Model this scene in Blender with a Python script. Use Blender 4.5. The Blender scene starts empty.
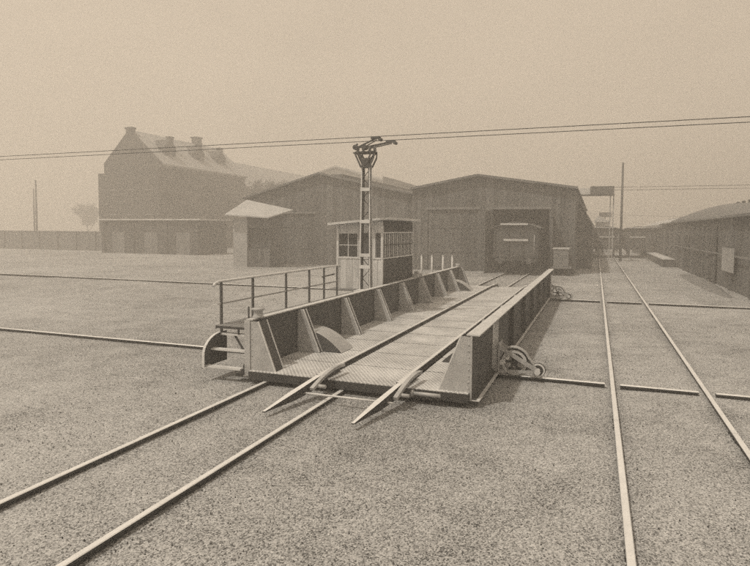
import bpy, math, random
from mathutils import Vector, Matrix
random.seed(7)
sc = bpy.context.scene
col = sc.collection
rad = math.radians

# ---------------------------------------------------------------- materials
TINT = (.99, 1.0, 1.01)
def tint(v):
    return (v * TINT[0], v * TINT[1], v * TINT[2], 1)

def mat(name, lo, hi, scale=3.0, rough=0.8, bump=0.2, fine=40.0, metal=0.0, kind=None, stretch=(1, 1, 1)):
    """weathered surface: two noise scales drive the base value between lo and hi"""
    m = bpy.data.materials.new(name); m.use_nodes = True
    nt = m.node_tree; N = nt.nodes; L = nt.links
    b = N['Principled BSDF']; b.inputs['Roughness'].default_value = rough; b.inputs['Metallic'].default_value = metal
    tc = N.new('ShaderNodeTexCoord'); mp = N.new('ShaderNodeMapping'); mp.inputs['Scale'].default_value = stretch
    L.new(tc.outputs['Object'], mp.inputs['Vector'])
    n1 = N.new('ShaderNodeTexNoise'); n1.inputs['Scale'].default_value = scale; n1.inputs['Detail'].default_value = 6; n1.inputs['Roughness'].default_value = .65
    n2 = N.new('ShaderNodeTexNoise'); n2.inputs['Scale'].default_value = fine; n2.inputs['Detail'].default_value = 3
    L.new(mp.outputs[0], n1.inputs['Vector']); L.new(mp.outputs[0], n2.inputs['Vector'])
    mx = N.new('ShaderNodeMix'); mx.data_type = 'FLOAT'; mx.inputs[0].default_value = .4
    L.new(n1.outputs[0], mx.inputs[2]); L.new(n2.outputs[0], mx.inputs[3])
    fac = mx.outputs[0]
    if kind:
        fac = kind(N, L, mp, fac)
    cr = N.new('ShaderNodeValToRGB'); L.new(fac, cr.inputs[0])
    cr.color_ramp.elements[0].position = .36; cr.color_ramp.elements[0].color = tint(lo)
    cr.color_ramp.elements[1].position = .64; cr.color_ramp.elements[1].color = tint(hi)
    L.new(cr.outputs[0], b.inputs['Base Color'])
    bp = N.new('ShaderNodeBump'); bp.inputs['Strength'].default_value = bump; bp.inputs['Distance'].default_value = .01
    L.new(fac, bp.inputs['Height']); L.new(bp.outputs[0], b.inputs['Normal'])
    return m

def math_node(N, L, op, a, b=None, c=None):
    n = N.new('ShaderNodeMath'); n.operation = op
    for i, v in enumerate((a, b, c)):
        if v is None: continue
        if isinstance(v, (int, float)): n.inputs[i].default_value = v
        else: L.new(v, n.inputs[i])
    return n.outputs[0]

def ribs(axis, per_m, depth=.25, width=.08):
    """dark joints every 1/per_m along an axis (boards, corrugation)"""
    def k(N, L, mp, fac):
        s = N.new('ShaderNodeSeparateXYZ'); L.new(mp.outputs[0], s.inputs[0])
        sm = s.outputs[axis] if isinstance(axis, int) else math_node(N, L, 'ADD', s.outputs[0], s.outputs[1])
        f = math_node(N, L, 'FRACT', math_node(N, L, 'MULTIPLY', sm, per_m))
        gap = math_node(N, L, 'LESS_THAN', f, width)
        wn = N.new('ShaderNodeTexWhiteNoise'); wn.noise_dimensions = '1D'
        L.new(math_node(N, L, 'FLOOR', math_node(N, L, 'MULTIPLY', sm, per_m)), wn.inputs['W'])
        v = math_node(N, L, 'MULTIPLY_ADD', wn.outputs[0], .16, -.08)
        o = math_node(N, L, 'SUBTRACT', fac, math_node(N, L, 'MULTIPLY', gap, depth))
        return math_node(N, L, 'ADD', o, v)
    return k

def bricks(N, L, mp, fac):
    bt = N.new('ShaderNodeTexBrick'); bt.inputs['Scale'].default_value = 1.0
    bt.inputs['Brick Width'].default_value = .5; bt.inputs['Row Height'].default_value = .16; bt.inputs['Mortar Size'].default_value = .02
    bt.inputs['Color1'].default_value = (.55, .55, .55, 1); bt.inputs['Color2'].default_value = (.4, .4, .4, 1); bt.inputs['Mortar'].default_value = (.6, .6, .6, 1)
    s = N.new('ShaderNodeSeparateXYZ'); L.new(mp.outputs[0], s.inputs[0])
    c = N.new('ShaderNodeCombineXYZ')
    L.new(math_node(N, L, 'ADD', s.outputs[0], s.outputs[1]), c.inputs[0]); L.new(s.outputs[2], c.inputs[1])
    L.new(c.outputs[0], bt.inputs['Vector'])
    return math_node(N, L, 'ADD', math_node(N, L, 'MULTIPLY', bt.outputs[0], .5), math_node(N, L, 'MULTIPLY', fac, .5))

def treads(N, L, mp, fac):
    """chequer plate: staggered raised lozenges, worn bright on top"""
    s = N.new('ShaderNodeSeparateXYZ'); L.new(mp.outputs[0], s.inputs[0])
    a = math_node(N, L, 'SINE', math_node(N, L, 'MULTIPLY', s.outputs[0], 2 * math.pi / .075))
    b = math_node(N, L, 'SINE', math_node(N, L, 'MULTIPLY', s.outputs[1], 2 * math.pi / .11))
    p = math_node(N, L, 'MULTIPLY', a, b)
    p = math_node(N, L, 'MULTIPLY', math_node(N, L, 'GREATER_THAN', p, .25), .2)
    return math_node(N, L, 'ADD', math_node(N, L, 'SUBTRACT', fac, .1), p)

M = {}
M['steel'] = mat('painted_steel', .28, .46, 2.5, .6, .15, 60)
M['steel_light'] = mat('light_or_lit_edge_steel', .5, .68, 2.5, .55, .15, 60)  # light paint, taken also for lit edges of gussets and a stiffener
M['steel_dark'] = mat('dark_steel', .022, .05, 3, .65, .2, 60)
M['web'] = mat('girder_web_steel', .04, .085, 2.0, .7, .15, 50)  # darker copy of the painted steel, holding the shade of girder sides
M['rust'] = mat('rusty_rail_side', .03, .07, 5, .85, .3, 80)
M['railtop'] = mat('worn_rail_head', .68, .82, 4, .38, .05, 90, metal=.25)
M['flange'] = mat('worn_flange', .40, .6, 4, .6, .2, 70)
M['frame_dark'] = mat('dark_frame', .05, .1, 2, .7, .15, 50)
M['deckplate'] = mat('chequer_plate', .3, .68, 1.2, .6, .5, 45, kind=treads)
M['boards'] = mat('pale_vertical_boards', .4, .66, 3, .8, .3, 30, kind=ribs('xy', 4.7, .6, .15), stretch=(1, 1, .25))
M['boards_dark'] = mat('dark_or_shaded_boards', .035, .08, 3, .85, .3, 30, kind=ribs('xy', 7.5, .2, .1), stretch=(1, 1, .25))  # cabin side and open bay: shade put into this dark board colour
M['shed'] = mat('sooty_shed_boards', .06, .155, .5, .9, .4, 8, kind=ribs('xy', 3.7, .10, .10), stretch=(1, 1, .3))
M['shedroof'] = mat('tar_felt_roof', .09, .17, .8, .9, .3, 20)
M['brick'] = mat('sooty_brick', .028, .075, .5, .9, .3, 12, kind=bricks)
M['slate'] = mat('pale_slate_roof', .26, .4, .6, .55, .2, 10)
M['plaster'] = mat('pale_plaster', .34, .46, .8, .9, .2, 20)
M['glint_wood'] = mat('pale_glint_timber', .38, .55, 3, .8, .3, 40)  # pale tone for the painted glints by the shed door
M['wood'] = mat('weathered_timber', .12, .22, 3, .85, .3, 40)
M['wagon'] = mat('dark_wagon_boards', .04, .09, 1.5, .85, .3, 20, kind=ribs(2, 6, .2, .1))
M['fence'] = mat('grey_fence_boards', .12, .2, 1, .9, .3, 12, kind=ribs(0, 5, .25, .12))
M['bark'] = mat('bark', .05, .1, 4, .9, .5, 30)
M['leaf'] = mat('foliage', .05, .11, 1.2, .8, .1, 20)
M['coal'] = mat('coal_heap', .07, .24, 6, .8, .8, 40)
M['roofpale'] = mat('pale_sheet_roof', .45, .62, 1.2, .6, .2, 15)

def glass(name, v, rough=.12):
    m = bpy.data.materials.new(name); m.use_nodes = True
    b = m.node_tree.nodes['Principled BSDF']
    b.inputs['Base Color'].default_value = tint(v); b.inputs['Roughness'].default_value = rough
    return m
M['glass'] = glass('dark_window_glass', .04)
M['insul'] = glass('glazed_insulator', .12, .2)

# ground: compacted gravel and cinders
def ground_mat():
    m = bpy.data.materials.new('gravel_ground'); m.use_nodes = True
    nt = m.node_tree; N = nt.nodes; L = nt.links; b = N['Principled BSDF']; b.inputs['Roughness'].default_value = .95
    b.inputs['Specular IOR Level'].default_value = .15
    tc = N.new('ShaderNodeTexCoord')
    def noise(s, d=5, r=.6):
        n = N.new('ShaderNodeTexNoise'); n.inputs['Scale'].default_value = s; n.inputs['Detail'].default_value = d; n.inputs['Roughness'].default_value = r
        L.new(tc.outputs['Object'], n.inputs['Vector']); return n.outputs[0]
    big, mid, fin = noise(.12), noise(1.3, 6, .7), noise(34, 4, .85)
    vo = N.new('ShaderNodeTexVoronoi'); vo.inputs['Scale'].default_value = 75; L.new(tc.outputs['Object'], vo.inputs['Vector'])
    bw = N.new('ShaderNodeRGBToBW'); L.new(vo.outputs['Color'], bw.inputs[0])
    s = math_node(N, L, 'MULTIPLY', big, .30)
    s = math_node(N, L, 'MULTIPLY_ADD', mid, .24, s)
    s = math_node(N, L, 'MULTIPLY_ADD', fin, .46, s)
    s = math_node(N, L, 'MULTIPLY_ADD', math_node(N, L, 'SUBTRACT', bw.outputs[0], .5), .42, s)
    blot = noise(.55, 8, .72)
    st = N.new('ShaderNodeMapRange'); st.inputs[1].default_value = .52; st.inputs[2].default_value = .66; L.new(blot, st.inputs[0])
    s = math_node(N, L, 'MULTIPLY_ADD', st.outputs[0], -.055, s)
    # oil and brake-dust strips along the rails
    sx = N.new('ShaderNodeSeparateXYZ'); L.new(tc.outputs['Object'], sx.inputs[0])
    for xc in (XA + .75, XB + .75):
        dd = math_node(N, L, 'ABSOLUTE', math_node(N, L, 'SUBTRACT', math_node(N, L, 'ABSOLUTE', math_node(N, L, 'SUBTRACT', sx.outputs[0], xc)), .75))
        mr = N.new('ShaderNodeMapRange'); mr.inputs[1].default_value = .28; mr.inputs[2].default_value = .04; L.new(dd, mr.inputs[0])
        s = math_node(N, L, 'MULTIPLY_ADD', math_node(N, L, 'MULTIPLY', mr.outputs[0], mid), -.075, s)
    dk = N.new('ShaderNodeMapRange'); dk.inputs[1].default_value = 3.2; dk.inputs[2].default_value = 1.4  # broad darker patch about the platform, fading out towards the camera
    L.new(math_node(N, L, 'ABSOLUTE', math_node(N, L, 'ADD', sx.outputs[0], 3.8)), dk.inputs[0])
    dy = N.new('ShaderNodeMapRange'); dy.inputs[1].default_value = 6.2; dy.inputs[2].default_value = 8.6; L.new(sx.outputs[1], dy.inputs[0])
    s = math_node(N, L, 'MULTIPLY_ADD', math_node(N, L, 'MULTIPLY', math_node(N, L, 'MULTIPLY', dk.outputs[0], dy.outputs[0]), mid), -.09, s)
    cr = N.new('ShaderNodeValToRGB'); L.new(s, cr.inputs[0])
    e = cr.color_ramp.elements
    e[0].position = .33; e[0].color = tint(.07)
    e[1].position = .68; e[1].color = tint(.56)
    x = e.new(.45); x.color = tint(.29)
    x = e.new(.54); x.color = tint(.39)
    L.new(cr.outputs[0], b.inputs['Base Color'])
    h = math_node(N, L, 'ADD', math_node(N, L, 'MULTIPLY', fin, .6), math_node(N, L, 'MULTIPLY', bw.outputs[0], .35))
    bp = N.new('ShaderNodeBump'); bp.inputs['Strength'].default_value = .55; bp.inputs['Distance'].default_value = .025
    L.new(h, bp.inputs['Height']); L.new(bp.outputs[0], b.inputs['Normal'])
    return m
XA, XB = -5.502, .345
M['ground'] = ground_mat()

# ---------------------------------------------------------------- mesh builder
class MB:
    def __init__(s): s.v = []; s.f = []; s.mi = []; s.sm = []
    def _add(s, vs, fs, m=0, smooth=False):
        o = len(s.v); s.v += [tuple(v) for v in vs]
        for f in fs: s.f.append([i + o for i in f]); s.mi.append(m); s.sm.append(smooth)
    def box(s, x0, x1, y0, y1, z0, z1, m=0):
        vs = [(x, y, z) for z in (z0, z1) for y in (y0, y1) for x in (x0, x1)]
        s._add(vs, [(0, 2, 3, 1), (4, 5, 7, 6), (0, 1, 5, 4), (2, 6, 7, 3), (0, 4, 6, 2), (1, 3, 7, 5)], m); return s
    def prism(s, poly, ext, m=0, mcap=None):
        n = len(poly); e = Vector(ext); P = [Vector(p) for p in poly]
        vs = P + [p + e for p in P]
        mc = m if mcap is None else mcap
        s._add(vs, [list(range(n))[::-1], list(range(n, 2 * n))], mc)
        o = len(s.v) - 2 * n
        for i in range(n):
            j = (i + 1) % n
            s.f.append([o + i, o + j, o + j + n, o + i + n]); s.mi.append(m); s.sm.append(False)
        return s
    def bar(s, p0, p1, w, h, m=0, up=(0, 0, 1)):
        p0, p1 = Vector(p0), Vector(p1); d = (p1 - p0).normalized(); u = Vector(up)
        if abs(d.dot(u)) > .98: u = Vector((0, 1, 0))
        r = d.cross(u).normalized(); u = r.cross(d)
        poly = [p0 + r * a * w / 2 + u * b * h / 2 for a, b in ((-1, -1), (1, -1), (1, 1), (-1, 1))]
        return s.prism(poly, p1 - p0, m)
    def tube(s, path, r, n=8, m=0, smooth=True):
        P = [Vector(p) for p in path]; rs = r if isinstance(r, (list, tuple)) else [r] * len(P)
        rings = []
        for i, p in enumerate(P):
            d = (P[min(i + 1, len(P) - 1)] - P[max(i - 1, 0)]).normalized()
            a = Vector((0, 0, 1)) if abs(d.z) < .9 else Vector((0, 1, 0))
            u = d.cross(a).normalized(); w = d.cross(u)
            rings.append([p + (u * math.cos(2 * math.pi * k / n) + w * math.sin(2 * math.pi * k / n)) * rs[i] for k in range(n)])
        vs = [v for g in rings for v in g]; fs = []
        for i in range(len(P) - 1):
            for k in range(n):
                j = (k + 1) % n
                fs.append((i * n + k, i * n + j, (i + 1) * n + j, (i + 1) * n + k))
        o = len(s.v); s._add(vs, fs, m, smooth)
        L = len(P) - 1
        s.f.append([o + k for k in range(n)][::-1]); s.mi.append(m); s.sm.append(False)
        s.f.append([o + L * n + k for k in range(n)]); s.mi.append(m); s.sm.append(False)
        return s
    def build(s, name, mats, parent=None, off=(0, 0, 0), bevel=0):
        me = bpy.data.meshes.new(name)
        me.from_pydata([(x - off[0], y - off[1], z - off[2]) for x, y, z in s.v], [], s.f)
        if not isinstance(mats, (list, tuple)): mats = [mats]
        for m in mats: me.materials.append(M[m])
        me.polygons.foreach_set('material_index', s.mi); me.polygons.foreach_set('use_smooth', s.sm)
        import bmesh
        bm = bmesh.new(); bm.from_mesh(me); bmesh.ops.recalc_face_normals(bm, faces=bm.faces); bm.to_mesh(me); bm.free()
        me.update()
        o = bpy.data.objects.new(name, me); col.objects.link(o)
        if parent: o.parent = parent
        if bevel:
            b = o.modifiers.new('bevel', 'BEVEL'); b.width = bevel; b.segments = 2; b.limit_method = 'ANGLE'; b.angle_limit = rad(50)
        return o

def thing(name, label, cat, loc=(0, 0, 0), group=None, rotz=0):
    o = bpy.data.objects.new(name, None); col.objects.link(o); o.location = loc; o.rotation_euler = (0, 0, rotz)
    o.empty_display_size = .3
    o['label'] = label; o['category'] = cat
    if group: o['group'] = group
    return o
def tag(o, label, cat, group=None):
    o['label'] = label; o['category'] = cat
    if group: o['group'] = group
    return o
def struct(o, kind='structure'):
    o['kind'] = kind; return o
def copy_tree(o, parent=None):
    c = o.copy(); col.objects.link(c)
    if parent: c.parent = parent
    for ch in list(o.children): copy_tree(ch, c)
    return c

# ---------------------------------------------------------------- camera (solved from the rails, girders and wires of the photograph)
F, H, YAW, PIT, ROLL = 582.0, 2.854, .35776, .05521, .006716
fw = Vector((-math.sin(YAW) * math.cos(PIT), math.cos(YAW) * math.cos(PIT), -math.sin(PIT)))
r0 = Vector((math.cos(YAW), math.sin(YAW), 0)); u0 = r0.cross(fw)
rr = r0 * math.cos(ROLL) + u0 * math.sin(ROLL); uu = -r0 * math.sin(ROLL) + u0 * math.cos(ROLL)
cam = bpy.data.cameras.new('camera'); co = bpy.data.objects.new('camera', cam); col.objects.link(co)
co.matrix_world = Matrix(((rr.x, uu.x, -fw.x, 0), (rr.y, uu.y, -fw.y, 0), (rr.z, uu.z, -fw.z, H), (0, 0, 0, 1)))
cam.sensor_width = 36; cam.lens = F / 750 * 36; cam.shift_x = -3 / 750; cam.shift_y = -21 / 750
cam.clip_start = .1; cam.clip_end = 3000
sc.camera = co

# ---------------------------------------------------------------- ground
def ground():
    g = MB()
    # fine grid near the camera, coarse to the horizon
    def axis(lo, hi, flo, fhi, st):
        a = [lo, lo * .5 + flo * .5]
        x = flo
        while x < fhi: a.append(x); x += st
        a += [fhi, (fhi + hi) * .5, hi]; return a
    xs = axis(-520, 520, -30, 12, .4); ys = axis(-520, 520, 0, 44, .4)
    from mathutils import noise
    def hz(x, y):
        if not (-29 < x < 11 and .5 < y < 43): return 0
        z = noise.noise(Vector((x * .35, y * .35, 0))) * .022 + noise.noise(Vector((x * 1.3, y * 1.3, 5))) * .014
        return z + .038
    nx = len(xs)
    vs = [(x, y, hz(x, y)) for y in ys for x in xs]
    fs = [(j * nx + i, j * nx + i + 1, (j + 1) * nx + i + 1, (j + 1) * nx + i) for j in range(len(ys) - 1) for i in range(nx - 1)]
    g._add(vs, fs, 0, True)
    struct(g.build('ground', 'ground'))
ground()

# loose stones: uncountable gravel, one object
def gravel():
    g = MB()
    ico = [(0, 0, 1), (.9, 0, .1), (0, .9, .1), (-.9, 0, .1), (0, -.9, .1)]
    fc = [(0, 1, 2), (0, 2, 3), (0, 3, 4), (0, 4, 1)]
    n = 0
    while n < 16000:
        t = random.random() ** 1.6
        y = 3 + t * 19; x = random.uniform(-2 - y * 1.0, .5 + y * .42)
        s = random.uniform(.004, .011) * (1 + .04 * y) * (1.8 if random.random() < .03 else 1)
        a = random.random() * 6.28; c, d = math.cos(a) * s, math.sin(a) * s
        q = random.uniform(.6, 1.2)
        g._add([(x + vx * c - vy * d * q, y + vx * d + vy * c * q, (.046 + vz * s) * random.uniform(.6, 1)) for vx, vy, vz in ico], fc, random.choice((0, 0, 1, 2)), False)
        n += 1
    o = g.build('gravel', ['wood', 'steel_dark', 'plaster'])
    tag(o, 'loose gravel stones scattered over the yard ground', 'gravel'); struct(o, 'stuff')
gravel()

# ---------------------------------------------------------------- rails
ZT = .12
def rail_mb(p0, p1, zt=ZT, h=.15, mb=None, head=.074, foot=.12):
    """flat-bottomed rail section swept between two plan points"""
    mb = mb or MB()
    a = Vector((p0[0], p0[1], 0)); b = Vector((p1[0], p1[1], 0)); d = (b - a).normalized(); r = Vector((d.y, -d.x, 0))
    hh = head / 2; w = .011; f = foot / 2
    prof = [(-f, 0), (f, 0), (f, .012), (w, .03), (w, h - .042), (hh, h - .034), (hh, h - .008), (hh - .008, h), (-hh + .008, h), (-hh, h - .008), (-hh, h - .034), (-w, h - .042), (-w, .03), (-f, .012)]
    z0 = zt - h
    za = p0[2] if len(p0) > 2 else 0; zb = p1[2] if len(p1) > 2 else 0
    P = [a + r * x + Vector((0, 0, z0 + z + za)) for x, z in prof]; Q = [b + r * x + Vector((0, 0, z0 + z + zb)) for x, z in prof]
    n = len(prof); o = len(mb.v); mb.v += [tuple(v) for v in P + Q]
    for i in range(n):
        j = (i + 1) % n; mb.f.append([o + i, o + j, o + j + n, o + i + n]); mb.mi.append(1 if i in (6, 7, 8) else 0); mb.sm.append(False)
    mb.f.append([o + i for i in range(n)][::-1]); mb.mi.append(0); mb.sm.append(False)
    mb.f.append([o + n + i for i in range(n)]); mb.mi.append(0); mb.sm.append(False)
    return mb
RM = ['rust', 'railtop']
XA, XB, C1, C2 = -5.502, .345, 11.15, 24.47
def track(label, x, segs, cat='railway track', group='railway tracks across the yard'):
    t = thing('railway_track', label, cat, (x, segs[0][0], 0), group)
    for dx in (0, 1.5):
        for y0, y1 in segs:
            mb = MB(); ys = [y0]; 
            while ys[-1] + 12 < y1: ys.append(ys[-1] + 12)
            ys.append(y1)
            for a, b in zip(ys, ys[1:]): rail_mb((x + dx, a + .004), (x + dx, b - .004), mb=mb)
            for yj in ys[1:-1] + ([5.2] if y0 < 5 else []):
                for s_ in (-1, 1):
                    a_, b_ = sorted((x + dx + s_ * .012, x + dx + s_ * .03)); mb.box(a_, b_, yj - .28, yj + .28, .04, .088, 0)
                    for q in (-.2, -.07, .07, .2): mb.tube([(x + dx + s_ * .03, yj + q, .064), (x + dx + s_ * .048, yj + q, .064)], .012, 6, 0, False)
            mb.build('rail', RM, t, (x, segs[0][0], 0))
    return t
track('pair of rails running from the lower left corner under the platform front', XA, [(-3, 10.5)])
track('pair of rails between the far platform end and the sheds', XA, [(27.3, 62)])
track('pair of rails running beside the platform on the right into the distance', XB, [(-3, 74)])
def cross(y, label):
    t = thing('traverser_rail', label, 'traverser rail', (0, y, 0), 'running rails of the sliding platform')
    g = .13
    xs = [(-48, XA - g), (XA + g, XA + 1.5 - g), (XA + 1.5 + g, XB - g), (XB + g, XB + 1.5 - g), (XB + 1.5 + g, 30)]
    for a, b in xs: rail_mb((a, y), (b, y), head=.08, foot=.14).build('rail', RM, t, (0, y, 0))
    # sunk sleeper strip that holds the rail
    return t
cross(C1, 'nearer long running rail crossing the yard under the sliding platform')
cross(C2, 'farther long running rail crossing the yard behind the platform steps')

# ---------------------------------------------------------------- traverser
T0 = (-3.7, 9.0, 0)
T = thing('rail_traverser', 'long steel sliding platform with two riveted girders, cabin and mast', 'traverser', T0)
XL, XR, ZG, ZB, YN, YF = -5.88, -1.79, 1.21, .15, 9.05, 26.35
GY = [9.06, 10.85, 13.1, 15.4, 17.6, 19.8, 22.0, 24.15, 26.34]

def rivets(mb, pts, nrm, r=.016, m=0):
    n = Vector(nrm).normalized()
    a = Vector((0, 0, 1)) if abs(n.z) < .9 else Vector((1, 0, 0))
    u = n.cross(a).normalized(); w = n.cross(u)
    for p in pts:
        p = Vector(p); vs = [p + (u * math.cos(k * math.pi / 3) + w * math.sin(k * math.pi / 3)) * r for k in range(6)] + [p + n * r * .7]
        mb._add(vs, [(k, (k + 1) % 6, 6) for k in range(6)], m, True)

def girder(x, inn):           # inn = +1: inner side towards +X
    g = MB()
    g.box(x - .006, x + .006, YN, YF, ZB + .02, ZG - .02, 0)
    for s in (-1, 1):         # flange angles
        a, b = sorted((x + s * .007, x + s * .08))
        g.box(a, b, YN, YF, ZG - .034, ZG - .021, 0); g.box(*sorted((x + s * .007, x + s * .018)), YN, YF, ZG - .10, ZG - .035, 0)
        g.box(a, b, YN, YF, ZB + .021, ZB + .034, 0); g.box(*sorted((x + s * .007, x + s * .018)), YN, YF, ZB + .035, ZB + .1, 0)
        y = YN + .08; pts = []
        while y < YF: pts.append(y); y += .11
        rivets(g, [(x + s * .018, q, ZG - .067) for q in pts] + [(x + s * .018, q, ZB + .067) for q in pts], (s, 0, 0), .013)
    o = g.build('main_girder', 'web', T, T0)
    f = MB(); f.box(x - (.07 if inn > 0 else .09), x + (.07 if inn > 0 else .12), YN, YF, ZG - .02, ZG, 0)
    y = YN + .1; pts = []
    while y < YF: pts.append(y); y += .14
    rivets(f, [(x + s * .05, q, ZG) for q in pts for s in (-1, 1)], (0, 0, 1), .014)
    f.build('top_flange', 'flange', o, T0)
    MB().box(x - .13, x + .13, YN, YF, ZB, ZB + .02).build('bottom_flange', 'steel_light', o, T0)
    for i, y in enumerate(GY):
        end = i in (0, len(GY) - 1)
        zb = ZB + .035 if end else .285
        wt, wb = (.14, .52) if not end else (.17, .56)
        k = MB()
        a, b = x + inn * .02, x + inn * wt; c = x + inn * wb
        k.prism([(a, y - .006, zb), (c, y - .006, zb), (b, y - .006, ZG - .036), (a, y - .006, ZG - .036)], (0, .012, 0), 0)
        # base angle and web angle
        k.box(*sorted((x + inn * .10, c)), y + .007, y + .06, zb, zb + .012, 0)
        k.box(*sorted((x + inn * .019, x + inn * .03)), y + .007, y + .08, zb + .02, ZG - .11, 0)
        rp = [(x + inn * .05, y - .007, zb + .06 + .1 * j) for j in range(int((ZG - zb - .12) / .1))]
        if end: rp += [(x + inn * (.1 + .1 * j), y - .006, zb + .06) for j in range(4)]
        rivets(k, rp, (0, -1, 0), .019)
        gs = k.build('gusset', 'steel', o, T0)
        # sloping flange on the gusset edge
        e = MB(); dx, dz = (wt - wb) * inn, ZG - .036 - zb
        L_ = math.hypot(dx, dz); nx_, nz_ = dz / L_ * inn, -dx / L_ * inn
        yb = (y - .008, y + (.13 if not end else .3)) if i < len(GY) - 1 else (y - .2, y + .01)
        nn = Vector((nx_, 0, nz_))
        def strip(ya, yc, t0, t1, mi):
            p0 = Vector((c, ya, zb)) + nn * t0; p1 = Vector((b, ya, ZG - .036)) + nn * t0
            e.prism([p0, p1, p1 + nn * (t1 - t0), p0 + nn * (t1 - t0)], (0, yc - ya, 0), mi)
        strip(yb[0] + .026, yb[1] - .026, 0, .010, 0)
        strip(yb[0], yb[0] + .025, 0, .022, 1); strip(yb[1] - .025, yb[1], 0, .022, 1)
        e.build('gusset_flange', ['web', 'steel_light'], o, T0)  # slope turned from the sun coloured dark, its edge strips pale
        if not end:
            st = MB(); a, b = sorted((x - inn * .008, x - inn * .105)); c1, c2 = sorted((x - inn * .008, x - inn * .018))
            for yy in (y + .2,):
                st.box(a, b, yy, yy + .012, ZB + .04, ZG - .04); st.box(c1, c2, yy - .07, yy, ZB + .1, ZG - .1)
                rivets(st, [((x - inn * .018), yy - .035, ZB + .16 + .11 * j) for j in range(8)], (-inn, 0, 0), .014)
            st.build('stiffener', 'steel_light' if i == 1 else 'web', o, T0)  # pale colour gives one stiffener the look of a lit edge
    # end closing plates
    for y in (YN - .014, YF + .002):
        e = MB(); a, b = sorted((x - inn * (.10 if inn > 0 else .008), x + inn * .019))
        e.box(a, b, y, y + .012, ZB + .021, ZG - .021)
        if inn > 0: rivets(e, [(x - inn * .08, y, ZB + .08 + .1 * j) for j in range(10)], (0, -1, 0), .014)
        e.build('end_plate', 'steel', o, T0)
    return o
gl = girder(XL, 1); gl['label'] = 'left plate girder with tapering brackets facing the deck'
gr = girder(XR, -1); gr['label'] = 'right plate girder with dark smooth outer side'

# deck of chequer plates on dark cross beams
DX0, DX1, DY0, DY1, DZ = XL + .03, XR - .03, 8.95, 27.0, .28
d = MB()
edges = [DX0, -4.47, -4.30, -3.0, -2.83, DX1]
rows = 15
for j in range(rows):
    y0 = DY0 + (DY1 - DY0) * j / rows; y1 = DY0 + (DY1 - DY0) * (j + 1) / rows
    for a, b in ((DX0, -4.45), (-4.33, -2.98), (-2.86, DX1)):
        d.box(a + .004, b - .004, y0 + .024, y1 - .024, DZ - .012 + random.uniform(-.002, .002), DZ + random.uniform(-.002, .002))
d.build('deck', 'deckplate', T, T0)
u = MB()
u.box(DX0, DX1, DY0 + .01, DY0 + .1, DZ - .15, DZ - .016); u.box(DX0, DX1, DY1 - .1, DY1 - .01, DZ - .15, DZ - .016)
for j in range(1, 12):
    y = DY0 + (DY1 - DY0) * j / 12; u.box(DX0, DX1, y - .04, y + .04, DZ - .15, DZ - .07)
for x in (-5.3, -4.9, -3.9, -3.4, -2.4): u.box(x - .03, x + .03, DY0 + .11, DY1 - .11, DZ - .12, DZ - .06)
u.build('cross_beam', 'steel_dark', T, T0)
# deck rails
for x in (-4.40, -2.96):
    mb = MB(); rail_mb((x, 8.9), (x, 27.05), zt=.37, h=.095, mb=mb, head=.075, foot=.115)
    y = 9.2
    while y < 27:
        for s in (-1, 1): mb.box(*sorted((x + s * .03, x + s * .075)), y - .03, y + .03, .275, .305, 0)
        y += .6
    mb.build('deck_rail', RM, T, T0)
# approach tongues at both ends with their lever and tie bar
for x in (-4.40, -2.96):
    for y0, y1, yt in ((9.3, 8.75, 7.4), (26.7, 27.2, 28.5)):
        s = 1 if yt < y0 else -1
        tx = x - .17 if s == 1 else x
        k = MB()
        def sect(cx, y, w, zb, zt): return [(cx - w, y, zb), (cx + w, y, zb), (cx + w, y, zt), (cx - w, y, zt)]
        secs = [sect(x + .085, y0 + .25 * s, .03, .29, .385), sect(x + .06, y1, .042, .20, .385), sect(x * .5 + tx * .5 + .03, (y1 + yt) / 2, .05, .14, .27), sect(tx, yt, .022, .125, .142)]
        o_ = len(k.v)
        for q in secs: k.v += q
        for i in range(3):
            for e in range(4):
                f_ = (e + 1) % 4; k.f.append([o_ + i * 4 + e, o_ + i * 4 + f_, o_ + i * 4 + 4 + f_, o_ + i * 4 + 4 + e]); k.mi.append(1 if e == 2 else 0); k.sm.append(False)
        k.f.append([o_, o_ + 1, o_ + 2, o_ + 3]); k.mi.append(0); k.sm.append(False); k.f.append([o_ + 12, o_ + 13, o_ + 14, o_ + 15]); k.mi.append(0); k.sm.append(False)
        tg = k.build('approach_tongue', ['steel_dark', 'railtop'], T, T0)
        # curved lifting lever beside the tongue
        lv = MB(); n = 8; P = []
        for i in range(n + 1):
            a = i / n; P.append((x + (.12 + .10 * a), y1 - s * (.35 - 1.05 * a), .25 + .2 * math.sin(a * math.pi * .62)))
        for p, q in zip(P, P[1:]): lv.bar(p, q, .07, .05)
        lv.tube([(x + .05, y1 - s * .2, .27), (x + .3, y1 - s * .2, .27)], .03, 10)
        lv.build('lever', 'steel', tg, T0)
for y in (8.32, 27.6):
    MB().tube([(-4.5, y, .2), (-2.85, y, .2)], .017, 8).build('tie_bar', 'steel_light', T, T0)
MB().tube([(-2.7, 8.9, .22), (-2.25, 8.9, .22)], .03, 10).tube([(-2.74, 8.9, .22), (-2.7, 8.9, .22)], .055, 10).build('hinge_pin', 'steel', T, T0)

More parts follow.
